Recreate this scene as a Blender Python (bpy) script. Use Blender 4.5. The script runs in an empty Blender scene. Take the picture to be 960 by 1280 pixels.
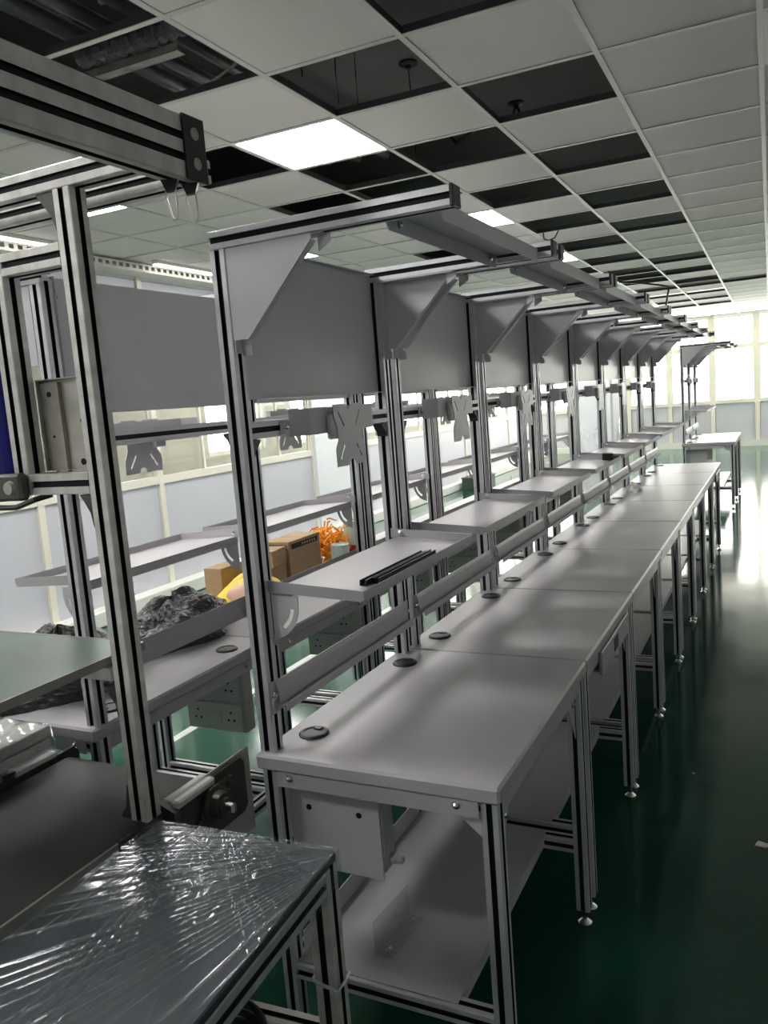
import bpy, bmesh, math, random
from mathutils import Vector, Matrix
random.seed(7)
PI = math.pi
S = bpy.context.scene
COL = S.collection

# ------------------------------------------------------------------ camera
CAM_H = 1.62
ROOM_ROT = 0.01235                 # the room's axis against the bench rows
yaw, pitch, roll = -0.45002 - ROOM_ROT, -0.134758, -0.078335
fw = Vector((math.sin(yaw)*math.cos(pitch), math.cos(yaw)*math.cos(pitch), math.sin(pitch)))
r0 = Vector((math.cos(yaw), -math.sin(yaw), 0)); u0 = r0.cross(fw)
rr = r0*math.cos(roll) + u0*math.sin(roll)
uu = -r0*math.sin(roll) + u0*math.cos(roll)
cam_d = bpy.data.cameras.new('camera'); cam = bpy.data.objects.new('camera', cam_d); COL.objects.link(cam)
cam.matrix_world = Matrix(((rr.x, uu.x, -fw.x, 0), (rr.y, uu.y, -fw.y, 0), (rr.z, uu.z, -fw.z, CAM_H), (0, 0, 0, 1)))
cam_d.sensor_fit = 'VERTICAL'; cam_d.sensor_height = 36.0; cam_d.lens = 36.0*1016.5/1280.0
cam_d.clip_start = 0.02; cam_d.clip_end = 200
S.camera = cam

# ------------------------------------------------------------------ sky, exposure
W = bpy.data.worlds.new('overcast_sky'); S.world = W; W.use_nodes = True
bg = W.node_tree.nodes['Background']; bg.inputs[0].default_value = (1.0, 0.95, 0.87, 1); bg.inputs[1].default_value = 5.2
S.view_settings.view_transform = 'Standard'; S.view_settings.look = 'None'
S.view_settings.gamma = 1.0; S.view_settings.use_curve_mapping = False
S.view_settings.exposure = 1.88
LAMP = 9.0                        # strength of the ceiling panels

# ------------------------------------------------------------------ materials
def lin(*c):
    return tuple(((v/255)/12.92 if v/255 <= 0.04045 else ((v/255+0.055)/1.055)**2.4) for v in c)

def mat(name, col, rough=0.5, metal=0.0, noise=None, bump=None, coat=0.0, emit=None, spec=None, aniso=None):
    m = bpy.data.materials.new(name); m.use_nodes = True
    nt = m.node_tree; b = nt.nodes['Principled BSDF']
    b.inputs['Base Color'].default_value = (*col, 1); b.inputs['Roughness'].default_value = rough
    b.inputs['Metallic'].default_value = metal
    if coat: b.inputs['Coat Weight'].default_value = coat; b.inputs['Coat Roughness'].default_value = 0.08
    if spec is not None: b.inputs['Specular IOR Level'].default_value = spec
    tc = nt.nodes.new('ShaderNodeTexCoord')
    if noise:
        sc, amt = noise[0], noise[1]; stretch = noise[2] if len(noise) > 2 else (1, 1, 1)
        mp = nt.nodes.new('ShaderNodeMapping'); mp.inputs['Scale'].default_value = stretch
        nt.links.new(tc.outputs['Object'], mp.inputs[0])
        n = nt.nodes.new('ShaderNodeTexNoise'); n.inputs['Scale'].default_value = sc; n.inputs['Detail'].default_value = 5
        nt.links.new(mp.outputs[0], n.inputs['Vector'])
        r = nt.nodes.new('ShaderNodeValToRGB')
        r.color_ramp.elements[0].position = 0.3; r.color_ramp.elements[1].position = 0.7
        r.color_ramp.elements[0].color = (*[c*(1-amt) for c in col], 1); r.color_ramp.elements[1].color = (*[min(1, c*(1+amt)) for c in col], 1)
        nt.links.new(n.outputs['Fac'], r.inputs[0]); nt.links.new(r.outputs[0], b.inputs['Base Color'])
    if bump:
        n2 = nt.nodes.new('ShaderNodeTexNoise'); n2.inputs['Scale'].default_value = bump[0]; n2.inputs['Detail'].default_value = 4
        nt.links.new(tc.outputs['Object'], n2.inputs['Vector'])
        bp = nt.nodes.new('ShaderNodeBump'); bp.inputs['Strength'].default_value = bump[1]; bp.inputs['Distance'].default_value = bump[2] if len(bump) > 2 else 0.01
        nt.links.new(n2.outputs['Fac'], bp.inputs['Height']); nt.links.new(bp.outputs[0], b.inputs['Normal'])
    if emit:
        b.inputs['Emission Color'].default_value = (*emit[0], 1); b.inputs['Emission Strength'].default_value = emit[1]
    return m

M = {}
M['alu'] = mat('anodised_aluminium', (0.60, 0.60, 0.62), 0.38, 0.45, noise=(6, 0.06, (1, 1, 6)))
M['alu_old'] = mat('worn_aluminium', (0.60, 0.58, 0.555), 0.42, 0.4, noise=(9, 0.16, (1, 1, 3)))
M['slot'] = mat('black_slot', (0.008, 0.008, 0.010), 0.55, spec=0.25)
M['black'] = mat('black_plastic', (0.014, 0.014, 0.015), 0.4)
M['chrome'] = mat('chrome', (0.72, 0.72, 0.72), 0.16, 1.0)
M['steel'] = mat('galvanised_steel', (0.42, 0.40, 0.36), 0.42, 0.6, noise=(14, 0.2))
M['dark_steel'] = mat('dark_steel', (0.075, 0.07, 0.065), 0.4, 0.4, noise=(10, 0.3))
M['top'] = mat('grey_laminate', (0.405, 0.39, 0.41), 0.38, spec=0.3, noise=(3, 0.03), bump=(60, 0.03, 0.001))
M['sheet'] = mat('grey_powder_coat', (0.54, 0.525, 0.545), 0.42, noise=(5, 0.03))
M['sheet_light'] = mat('light_grey_powder_coat', (0.42, 0.405, 0.425), 0.40, noise=(5, 0.03))
M['box'] = mat('grey_plastic_box', (0.42, 0.42, 0.40), 0.45)
M['web'] = mat('shaded_tee_web_steel', (0.05, 0.05, 0.05), 0.5)  # steel web coloured near black to stand for shade in the open bays
M['tile'] = mat('mineral_fibre_tile', (0.74, 0.71, 0.68), 0.95, noise=(0.9, 0.05), bump=(220, 0.25, 0.002), spec=0.1)
M['tee'] = mat('white_tee_bar', (0.60, 0.59, 0.54), 0.5)
M['slab'] = mat('raw_concrete', (0.17, 0.165, 0.16), 0.9, noise=(1.2, 0.2))
M['duct'] = mat('duct_metal', (0.16, 0.16, 0.17), 0.45, 0.4, noise=(4, 0.2))
M['foam'] = mat('white_foam', (0.8, 0.8, 0.78), 0.9)
M['wall_panel'] = mat('pale_blue_grey_panel', lin(198, 198, 206), 0.4, noise=(0.8, 0.04))
M['cream'] = mat('cream_frame', lin(226, 222, 208), 0.4)
M['white_wall'] = mat('white_wall', lin(226, 229, 232), 0.6, noise=(0.7, 0.02))
M['beige'] = mat('beige_wall', lin(196, 190, 174), 0.8, noise=(0.6, 0.06))
M['plinth'] = mat('white_plinth', lin(220, 222, 214), 0.5)
M['carton'] = mat('brown_cardboard', lin(172, 144, 110), 0.8, noise=(12, 0.08, (1, 1, 4)))
M['print'] = mat('dark_print', lin(40, 34, 30), 0.7)
M['orange'] = mat('orange_plastic', lin(255, 168, 30), 0.4)
M['yellow'] = mat('yellow_bag', lin(238, 208, 70), 0.5, noise=(7, 0.1), bump=(18, 0.4, 0.02))
M['pinkprint'] = mat('pink_print', lin(225, 180, 160), 0.5)
M['bag'] = mat('black_polythene', (0.035, 0.036, 0.038), 0.28, bump=(30, 0.6, 0.02))
M['tin'] = mat('pale_green_tin', lin(196, 214, 205), 0.35)
M['red'] = mat('red_label', lin(170, 30, 35), 0.4)
M['blue'] = mat('blue_plastic', lin(22, 26, 130), 0.35)
M['belt'] = mat('dark_rubber_belt', (0.048, 0.046, 0.048), 0.6, noise=(3.5, 0.35, (1, 0.4, 1)))
M['uhmw'] = mat('white_plastic_guide', (0.55, 0.54, 0.53), 0.4)
M['conv'] = mat('pale_machine_paint', (0.40, 0.40, 0.385), 0.45, noise=(6, 0.08))
M['slate'] = mat('dark_slate_top', (0.030, 0.037, 0.044), 0.45)
M['line'] = mat('white_floor_paint', (0.5, 0.52, 0.50), 0.3)
M['paper'] = mat('white_paper', (0.8, 0.8, 0.8), 0.8)
M['green_crate'] = mat('dark_green_plastic', lin(60, 74, 58), 0.5)
M['lamp'] = mat('lit_diffuser', (0.9, 0.9, 0.9), 0.5, emit=((1.0, 0.985, 0.95), LAMP))
M['strip'] = mat('lit_strip', (0.9, 0.9, 0.9), 0.5, emit=((1.0, 0.97, 0.88), 2.0))
M['hook'] = mat('worn_wire', (0.55, 0.53, 0.48), 0.3, 0.8)

def floor_mat():
    m = bpy.data.materials.new('green_epoxy'); m.use_nodes = True; nt = m.node_tree; b = nt.nodes['Principled BSDF']
    tc = nt.nodes.new('ShaderNodeTexCoord')
    n = nt.nodes.new('ShaderNodeTexNoise'); n.inputs['Scale'].default_value = 0.9; n.inputs['Detail'].default_value = 6
    nt.links.new(tc.outputs['Object'], n.inputs['Vector'])
    r = nt.nodes.new('ShaderNodeValToRGB'); r.color_ramp.elements[0].position = 0.3; r.color_ramp.elements[1].position = 0.72
    r.color_ramp.elements[0].color = (0.008, 0.052, 0.033, 1); r.color_ramp.elements[1].color = (0.012, 0.074, 0.047, 1)
    nt.links.new(n.outputs['Fac'], r.inputs[0]); nt.links.new(r.outputs[0], b.inputs['Base Color'])
    n3 = nt.nodes.new('ShaderNodeTexNoise'); n3.inputs['Scale'].default_value = 3; n3.inputs['Detail'].default_value = 6
    nt.links.new(tc.outputs['Object'], n3.inputs['Vector'])
    r3 = nt.nodes.new('ShaderNodeMapRange'); r3.inputs['To Min'].default_value = 0.06; r3.inputs['To Max'].default_value = 0.16; b.inputs['Specular IOR Level'].default_value = 0.33
    nt.links.new(n3.outputs['Fac'], r3.inputs[0]); nt.links.new(r3.outputs[0], b.inputs['Roughness'])
    n2 = nt.nodes.new('ShaderNodeTexNoise'); n2.inputs['Scale'].default_value = 5; n2.inputs['Detail'].default_value = 3
    nt.links.new(tc.outputs['Object'], n2.inputs['Vector'])
    bp = nt.nodes.new('ShaderNodeBump'); bp.inputs['Strength'].default_value = 0.10; bp.inputs['Distance'].default_value = 0.004
    nt.links.new(n2.outputs['Fac'], bp.inputs['Height']); nt.links.new(bp.outputs[0], b.inputs['Normal'])
    return m
M['floor'] = floor_mat()

def film_mat(name, base_fac, tint, rough):
    m = bpy.data.materials.new(name); m.use_nodes = True; nt = m.node_tree
    for n in list(nt.nodes): nt.nodes.remove(n)
    o = nt.nodes.new('ShaderNodeOutputMaterial'); mx = nt.nodes.new('ShaderNodeMixShader')
    t = nt.nodes.new('ShaderNodeBsdfTransparent'); t.inputs[0].default_value = (*tint, 1)
    g = nt.nodes.new('ShaderNodeBsdfGlossy'); g.inputs['Roughness'].default_value = rough; g.inputs[0].default_value = (0.95, 0.97, 1, 1)
    f = nt.nodes.new('ShaderNodeLayerWeight'); f.inputs['Blend'].default_value = 0.5
    p = nt.nodes.new('ShaderNodeMath'); p.operation = 'POWER'; p.inputs[1].default_value = 4.0
    nt.links.new(f.outputs['Facing'], p.inputs[0])
    a = nt.nodes.new('ShaderNodeMath'); a.operation = 'MULTIPLY_ADD'; a.inputs[1].default_value = 0.9; a.inputs[2].default_value = base_fac; a.use_clamp = True
    nt.links.new(p.outputs[0], a.inputs[0]); nt.links.new(a.outputs[0], mx.inputs[0])
    nt.links.new(t.outputs[0], mx.inputs[1]); nt.links.new(g.outputs[0], mx.inputs[2]); nt.links.new(mx.outputs[0], o.inputs[0])
    return m
M['film'] = film_mat('clear_stretch_film', 0.06, (0.93, 0.95, 0.97), 0.13)
M['pane'] = film_mat('window_glass', 0.02, (0.95, 0.98, 0.97), 0.02)
M['pane_grey'] = film_mat('partition_glass', 0.05, (0.90, 0.91, 0.90), 0.03)
M['acrylic'] = film_mat('clear_acrylic', 0.05, (0.93, 0.93, 0.94), 0.05)

def frosted(name, col, rough, alpha):
    m = mat(name, col, rough); nt = m.node_tree; b = nt.nodes['Principled BSDF']; b.inputs['Alpha'].default_value = alpha
    return m
M['wrap'] = frosted('cloudy_plastic_wrap', (0.75, 0.77, 0.78), 0.2, 0.55)
M['green_glass'] = mat('green_glass_plate', (0.075, 0.115, 0.10), 0.32, noise=(3, 0.25))
M['glass_edge'] = mat('glass_plate_edge', (0.26, 0.25, 0.22), 0.4)

# ------------------------------------------------------------------ mesh helpers
class MB:
    def __init__(s): s.v = []; s.f = []; s.mi = []
    def add(s, verts, faces, mi=0):
        o = len(s.v); s.v += [tuple(p) for p in verts]; s.f += [tuple(i+o for i in f) for f in faces]; s.mi += [mi]*len(faces); return s
    def box(s, x0, x1, y0, y1, z0, z1, mi=0):
        return s.add([(x0, y0, z0), (x1, y0, z0), (x1, y1, z0), (x0, y1, z0), (x0, y0, z1), (x1, y0, z1), (x1, y1, z1), (x0, y1, z1)],
                     [(0, 3, 2, 1), (4, 5, 6, 7), (0, 1, 5, 4), (1, 2, 6, 5), (2, 3, 7, 6), (3, 0, 4, 7)], mi)
    def bbox(s, x0, x1, y0, y1, z0, z1, b=0.004, mi=0):
        """box with chamfered edges"""
        pts = []
        for sx in (0, 1):
            for sy in (0, 1):
                for sz in (0, 1):
                    X = (x0, x1)[sx]; Y = (y0, y1)[sy]; Z = (z0, z1)[sz]
                    dx = b*(1-2*sx); dy = b*(1-2*sy); dz = b*(1-2*sz)
                    pts += [(X, Y+dy, Z+dz), (X+dx, Y, Z+dz), (X+dx, Y+dy, Z)]
        bm = bmesh.new(); [bm.verts.new(p) for p in pts]
        bmesh.ops.convex_hull(bm, input=bm.verts[:])
        bmesh.ops.dissolve_limit(bm, angle_limit=0.01, verts=bm.verts[:], edges=bm.edges[:])
        bm.verts.index_update()
        s.add([v.co[:] for v in bm.verts], [[v.index for v in f.verts] for f in bm.faces], mi); bm.free(); return s
    def prism(s, poly, axis, a, b, mi=0):
        """extrude a 2D polygon; axis is the extrusion axis 'x','y','z'"""
        n = len(poly)
        def P(p, t):
            return {'x': (t, p[0], p[1]), 'y': (p[0], t, p[1]), 'z': (p[0], p[1], t)}[axis]
        vs = [P(p, a) for p in poly] + [P(p, b) for p in poly]
        fs = [tuple(range(n))[::-1], tuple(range(n, 2*n))] + [(i, (i+1) % n, n+(i+1) % n, n+i) for i in range(n)]
        return s.add(vs, fs, mi)
    def tube(s, pts, r, n=8, mi=0, caps=True):
        pts = [Vector(p) for p in pts]; rings = []
        up = Vector((0, 0, 1))
        for i, p in enumerate(pts):
            t = (pts[min(i+1, len(pts)-1)] - pts[max(i-1, 0)]).normalized()
            a = t.cross(up)
            if a.length < 1e-3: a = t.cross(Vector((1, 0, 0)))
            a.normalize(); b = t.cross(a)
            rad = r[i] if isinstance(r, (list, tuple)) else r
            rings.append([p + (a*math.cos(2*PI*k/n) + b*math.sin(2*PI*k/n))*rad for k in range(n)])
        vs = [q for g in rings for q in g]; fs = []
        for i in range(len(pts)-1):
            for k in range(n):
                fs.append((i*n+k, i*n+(k+1) % n, (i+1)*n+(k+1) % n, (i+1)*n+k))
        if caps: fs += [tuple(range(n))[::-1], tuple(range((len(pts)-1)*n, len(pts)*n))]
        return s.add(vs, fs, mi)
    def lathe(s, prof, c=(0, 0, 0), n=16, axis='z', mi=0):
        vs = []; fs = []
        for (r, h) in prof:
            for k in range(n):
                a = 2*PI*k/n; q = (r*math.cos(a), r*math.sin(a), h)
                if axis == 'x': q = (q[2], q[0], q[1])
                if axis == 'y': q = (q[1], q[2], q[0])
                vs.append((q[0]+c[0], q[1]+c[1], q[2]+c[2]))
        m = len(prof)
        for i in range(m-1):
            for k in range(n): fs.append((i*n+k, i*n+(k+1) % n, (i+1)*n+(k+1) % n, (i+1)*n+k))
        fs += [tuple(range(n))[::-1], tuple(range((m-1)*n, m*n))]
        return s.add(vs, fs, mi)
    def plate(s, outline, holes, axis, a, b, mi=0):
        """flat sheet with holes: triangulated fill extruded along axis from a to b"""
        bm = bmesh.new(); es = []
        for loop in [outline] + list(holes):
            vs = [bm.verts.new((p[0], p[1], 0)) for p in loop]
            es += [bm.edges.new((vs[i], vs[(i+1) % len(vs)])) for i in range(len(vs))]
        bmesh.ops.triangle_fill(bm, use_beauty=True, use_dissolve=False, edges=es)
        r = bmesh.ops.extrude_face_region(bm, geom=bm.faces[:])
        for e in r['geom']:
            if isinstance(e, bmesh.types.BMVert): e.co.z = 1
        bmesh.ops.recalc_face_normals(bm, faces=bm.faces[:]); bm.verts.index_update()
        def P(c):
            t = a + (b-a)*c.z
            return {'x': (t, c.x, c.y), 'y': (c.x, t, c.y), 'z': (c.x, c.y, t)}[axis]
        s.add([P(v.co) for v in bm.verts], [[v.index for v in f.verts] for f in bm.faces], mi); bm.free(); return s
    def mesh(s, name, mats, smooth=False):
        me = bpy.data.meshes.new(name); me.from_pydata(s.v, [], s.f)
        for m in (mats if isinstance(mats, (list, tuple)) else [mats]): me.materials.append(M[m] if isinstance(m, str) else m)
        for p, i in zip(me.polygons, s.mi): p.material_index = i
        if smooth:
            for p in me.polygons: p.use_smooth = True
        bm = bmesh.new(); bm.from_mesh(me); bmesh.ops.recalc_face_normals(bm, faces=bm.faces[:]); bm.to_mesh(me); bm.free()
        me.update(); return me
    def obj(s, name, mats, parent=None, loc=(0, 0, 0), rotz=0, smooth=False):
        return link(name, s.mesh(name, mats, smooth), parent, loc, rotz)

def link(name, me, parent=None, loc=(0, 0, 0), rotz=0, rot=None):
    o = bpy.data.objects.new(name, me); COL.objects.link(o)
    o.location = loc; o.rotation_euler = rot if rot else (0, 0, rotz)
    if parent: o.parent = parent
    return o
def tag(o, label=None, cat=None, group=None, kind=None):
    if label: o['label'] = label
    if cat: o['category'] = cat
    if group: o['group'] = group
    if kind: o['kind'] = kind
    return o
def thing(name, label, cat, loc=(0, 0, 0), rotz=0, group=None):
    o = bpy.data.objects.new(name, None); COL.objects.link(o); o.location = loc; o.rotation_euler = (0, 0, rotz)
    o.empty_display_size = 0.05
    return tag(o, label, cat, group)
def kids():
    d = {}
    for o in bpy.data.objects:
        if o.parent: d.setdefault(o.parent.name, []).append(o)
    return d
def dup(root, loc, rotz, kd):
    def cp(o, par):
        c = o.copy(); COL.objects.link(c)
        if par: c.parent = par
        for ch in kd.get(o.name, []): cp(ch, c)
        return c
    r = cp(root, None); r.location = loc; r.rotation_euler = (0, 0, rotz); return r

# slotted aluminium profile along local Z
_pc = {}
def prof_mesh(L, w=0.04, h=0.04, sx=(0.0,), sy=(0.0,), slot=0.013, depth=0.008, m='alu'):
    key = (round(L, 4), w, h, sx, sy, m, slot)
    if key in _pc: return _pc[key]
    ring = []; black = []
    ch = 0.002
    def side(a, b, inward, centres, length):
        d = (b-a).normalized(); ring.append(a + d*ch); black.append(False)
        for c in centres:
            mid = (a+b)/2 + d*c
            p = mid - d*slot/2; q = mid + d*slot/2
            for (v, bl) in ((p, True), (p+inward*depth, True), (q+inward*depth, True), (q, False)):
                ring.append(v); black.append(bl)
        ring.append(b - d*ch); black.append(False)
    V2 = lambda x, y: Vector((x, y))
    c = [V2(-w/2, -h/2), V2(w/2, -h/2), V2(w/2, h/2), V2(-w/2, h/2)]
    side(c[0], c[1], V2(0, 1), sx, w); side(c[1], c[2], V2(-1, 0), sy, h)
    side(c[2], c[3], V2(0, -1), sx, w); side(c[3], c[0], V2(1, 0), sy, h)
    n = len(ring); b = MB()
    b.v = [(p.x, p.y, 0) for p in ring] + [(p.x, p.y, L) for p in ring]
    for i in range(n):
        b.f.append((i, (i+1) % n, n+(i+1) % n, n+i)); b.mi.append(1 if black[i] else 0)
    b.f.append(tuple(range(n))[::-1]); b.mi.append(0); b.f.append(tuple(range(n, 2*n))); b.mi.append(0)
    _pc[key] = b.mesh('profile', [m, 'slot']); return _pc[key]
def prof(name, parent, p0, axis, L, m='alu', **k):
    me = prof_mesh(L, m=m, **k)
    rot = {'z': (0, 0, 0), 'x': (0, PI/2, 0), 'y': (-PI/2, 0, 0)}[axis]
    return link(name, me, parent, p0, rot=rot)

bolt_me = MB().lathe([(0.009, 0), (0.009, 0.002), (0.0065, 0.0025), (0.0065, 0.007), (0.003, 0.0095)], n=10).mesh('bolt', 'chrome')
def bolt(parent, p, d):
    rot = {'+x': (0, PI/2, 0), '-x': (0, -PI/2, 0), '+y': (-PI/2, 0, 0), '-y': (PI/2, 0, 0)}[d]
    return link('bolt', bolt_me, parent, p, rot=rot)

def RM(x, y):      # room frame to world
    c, s = math.cos(ROOM_ROT), math.sin(ROOM_ROT); return (c*x - s*y, s*x + c*y)

# ------------------------------------------------------------------ the setting
CEIL = 2.94
XL, XR, YF, YB = -5.0, 2.3, 20.0, -2.5
XO = -7.6                          # outer wall of the corridor behind the glass partition
st = lambda o: tag(o, kind='structure')
st(MB().box(XO, XR, YB, YF, -0.12, 0.0).obj('floor', 'floor', rotz=ROOM_ROT))
lines = MB(); lines.box(-2.83, -2.78, 0.3, 13.0, 0.0, 0.002)
ln = lines.obj('trim_1', 'line', rotz=0); st(ln)

ceil = st(MB().box(XO, XR, YB, YF, 3.55, 3.7).obj('ceiling', 'slab', rotz=ROOM_ROT))
TP, TY0 = 0.595, 3.555
def tx(c): return -0.02 - TP*c            # right edge of column c
def ty(k): return TY0 + 0.6*k
missing = {(0, 15), (1, -2), (1, 0), (1, 2), (1, 4), (1, 6), (1, 10), (1, 12), (1, 14), (1, 15), (1, 17), (1, 19), (1, 21),
           (2, -1), (2, 1), (2, 3), (2, 5), (2, 7), (2, 9), (2, 11), (2, 12), (2, 13), (2, 15), (2, 17), (2, 19), (2, 21),
           (3, -3), (3, -2), (3, 1), (3, 2), (4, 0), (4, 2), (4, -2), (3, 10), (3, 12), (4, 6), (-1, 0)}
lamps = [(3, -8), (3, -4), (6, -8), (6, -4), (3, 0), (3, 4), (3, 8), (3, 12+0), (3, 16), (6, 0), (6, 4), (6, 8), (6, 12), (3, 20), (6, 16), (6, 20)]
missing -= {(3, 12)}
lamps_set = set(lamps)
tile_me = MB().bbox(-TP/2+0.009, TP/2-0.009, -0.291, 0.291, 0, 0.016, 0.004).mesh('ceiling_tile', 'tile')
main_me = MB().box(-0.012, 0.012, YB, YF, 0, 0.004).box(-0.003, 0.003, YB, YF, 0.004, 0.04, 1).mesh('main_tee', ['tee', 'web'])
cross_me = MB().box(-TP/2+0.012, TP/2-0.012, -0.012, 0.012, 0, 0.0035).box(-TP/2+0.012, TP/2-0.012, -0.003, 0.003, 0.0035, 0.035, 1).mesh('cross_tee', ['tee', 'web'])
cells = []
for c in range(-3, 9):
    x1 = tx(c)
    link('main_tee', main_me, ceil, (x1, 0, CEIL-0.004))
    for k in range(-10, 28):
        y0 = ty(k)
        if y0 < YB or y0 + 0.6 > YF + 0.3: continue
        cells.append((c, k, x1 - TP/2, y0 + 0.3))
seen = [q for q in cells if q[0] >= 0 and q[1] >= -4]
seen.sort(key=lambda q: q[2]**2 + q[3]**2)
n_t = n_c = 0; far_t = MB(); far_c = MB()
for q in seen + [q for q in cells if q not in seen]:
    c, k, x, y = q
    front = q in seen
    if n_c < 296 and front: link('cross_tee', cross_me, ceil, (x, y-0.3, CEIL-0.0035)); n_c += 1
    else: far_c.box(x-TP/2+0.012, x+TP/2-0.012, y-0.312, y-0.288, CEIL-0.0035, CEIL+0.02)
    if (c, k) in missing or (c, k) in lamps_set: continue
    dz = random.uniform(0.0, 0.0015)
    if n_t < 296 and front:
        t = link('ceiling_tile', tile_me, ceil, (x, y, CEIL+dz)); t.rotation_euler = (random.uniform(-.002, .002), random.uniform(-.003, .003), 0); n_t += 1
    else: far_t.box(x-TP/2+0.009, x+TP/2-0.009, y-0.291, y+0.291, CEIL+0.0005, CEIL+0.016)
tag(far_t.obj('far_tiles', 'tile', ceil), kind='stuff'); tag(far_c.obj('far_cross_tees', 'tee', ceil), kind='stuff')
# plain margin of ceiling between grid and the walls, and over the corridor
MB().box(XO, tx(9)+0.012, YB, YF, CEIL, CEIL+0.02).box(tx(-3)-0.0, XR, YB, YF, CEIL, CEIL+0.02).obj('ceiling_margin', 'tile', ceil)

ords = ['nearest', 'second', 'third', 'fourth', 'fifth', 'farthest']
cnt = {3: 0, 6: 0}
back = {(3, -4): 'panel light above the machine gantry', (3, -8): 'panel light behind the camera', (6, -4): 'panel light above the partition left of the gantry', (6, -8): 'panel light behind the camera near the partition'}
for (c, k) in lamps:
    x, y = RM(tx(c)-TP/2, ty(k)+0.3)
    n = cnt[c]
    if k >= 0: cnt[c] += 1
    row = 'in the line beside the open bays' if c == 3 else 'in the line along the glass partition'
    lab = back.get((c, k)) or f'{ords[n]} bright square panel light {row}'
    L = thing('ceiling_light', lab, 'ceiling light', (x, y, CEIL), ROOM_ROT, 'square ceiling panel lights')
    MB().box(-0.28, 0.28, -0.283, 0.283, 0.000, 0.006).obj('diffuser', 'lamp', L)
    MB().box(-0.288, -0.28, -0.29, 0.29, -0.002, 0.03).box(0.28, 0.288, -0.29, 0.29, -0.002, 0.03).box(-0.28, 0.28, -0.29, -0.283, -0.002, 0.03).box(-0.28, 0.28, 0.283, 0.29, -0.002, 0.03).box(-0.28, 0.28, -0.283, 0.283, 0.02, 0.03).obj('frame', 'tee', L)

# things in the ceiling void
def roomobj(mb, name, mats, label, cat, group=None, smooth=False):
    o = mb.obj(name, mats, rotz=ROOM_ROT, smooth=smooth); return tag(o, label, cat, group)
for i, (x, z, r) in enumerate([(-2.36, 3.30, 0.028), (-2.58, 3.32, 0.035), (-2.80, 3.36, 0.045)]):
    lab = ['right-hand thin grey pipe of three above the open bay at top left', 'middle grey pipe of three above the open bay at top left', 'left-hand thicker grey pipe of three above the open bay at top left'][i]
    roomobj(MB().tube([(x, 1.0, z), (x-0.02, 5.4, z)], r, 12), 'pipe', 'duct', lab, 'pipe', 'pipes in the ceiling void', True)
pts = []; rad = []
for i in range(49):
    pts.append((-2.62 + 0.013*i, 2.83, 3.16)); rad.append(0.035 if (i//2) % 2 else 0.046)
roomobj(MB().tube(pts, rad, 12), 'flexible_duct', 'duct', 'ribbed flexible duct lying across the open ceiling bay at top left', 'duct')
tr = MB().box(-2.56, -2.05, 2.735, 2.785, 3.02, 3.026).box(-2.56, -2.05, 2.735, 2.739, 3.026, 3.05)
for i in range(9): tr.box(-2.54+0.055*i, -2.51+0.055*i, 2.776, 2.785, 3.026, 3.045)
roomobj(tr, 'steel_channel', 'steel', 'perforated steel channel hanging inside the open ceiling bay at top left', 'channel')
for i, (x, y, w) in enumerate([(-2.98, 3.14, 0.085), (-2.66, 3.10, 0.13), (-3.02, 2.98, 0.05)]):
    b = MB(); n = 18; out = [(x + w*(0.75+0.25*math.sin(3*a+i))*math.cos(a), y + w*0.55*(0.8+0.2*math.cos(5*a))*math.sin(a)) for a in [2*PI*q/n for q in range(n)]]
    b.prism(out, 'z', 3.52, 3.55)
    roomobj(b, 'foam_patch', 'foam', ['middle white foam patch stuck to the dark slab at top left', 'largest white foam patch stuck to the dark slab at the top edge', 'smallest white foam patch stuck to the dark slab at top left'][i], 'foam patch', 'foam patches on the slab')
wire_pts = [(-2.02, 3.13, 3.13), (-2.05, 3.125, 3.09), (-2.12, 3.10, 3.05), (-2.20, 3.09, 3.02), (-2.25, 3.10, 3.0), (-2.33, 3.0, 2.95)]
roomobj(MB().tube(wire_pts, 0.006, 6), 'loose_cable', 'plinth', 'loose pale cable sagging through the open ceiling bay at top left', 'cable')
for i, (x, y) in enumerate([(-1.715, 3.105), (-1.79+0.05, 3.47), (-1.68, 3.60-0.06)]):
    roomobj(MB().tube([(x, y, 3.55), (x+0.004, y, 3.3), (x-0.006*(i == 1), y, 3.1), (x, y, 2.96)], 0.003, 6), 'hanger_wire', 'black',
            ['left hanger wire in the grey open bay beside the panel light', 'middle wavy hanger wire in the grey open bay beside the panel light', 'right hanger wire in the grey open bay beside the panel light'][i], 'wire', 'hanger wires in the ceiling void')
for i, (x, y) in enumerate([(-1.533, 5.719), (-1.874, 4.667), (-2.176, 5.165)]):
    h = MB().lathe([(0.055, 3.55), (0.055, 3.538), (0.02, 3.53), (0.015, 3.515)], (x, y, 0), 12)
    if i == 0: h.tube([(x+0.022*math.cos(a), y, 3.462+0.055*math.sin(a)) for a in [PI/2+2*PI*q/12 for q in range(13)]], 0.009, 6)
    elif i == 1: h.tube([(x, y, 3.515), (x+0.01, y, 3.05)], 0.003, 6)
    roomobj(h, 'ceiling_hook', 'black', ['black ceiling hook with a ring in the open bay right of centre', 'black ceiling rose with a thin wire in the open bay above the panel light', 'small black ceiling rose without a wire behind the wired one'][i], 'hook')
roomobj(MB().tube([(-1.75, 4.9, 3.2), (-1.67, 4.84, 3.10), (-1.60, 4.86, 3.14), (-1.5, 4.85, 3.2), (-1.40, 4.95, 3.17), (-1.3, 5.2, 3.25)], 0.012, 6), 'cable_bundle', 'black', 'tangled black cables in the third open bay beyond the panel light', 'cable')
roomobj(MB().box(-1.86, -1.21, 5.02, 5.06, 3.0, 3.04), 'conduit', 'duct', 'grey conduit crossing the third open bay beyond the panel light', 'conduit')
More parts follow.
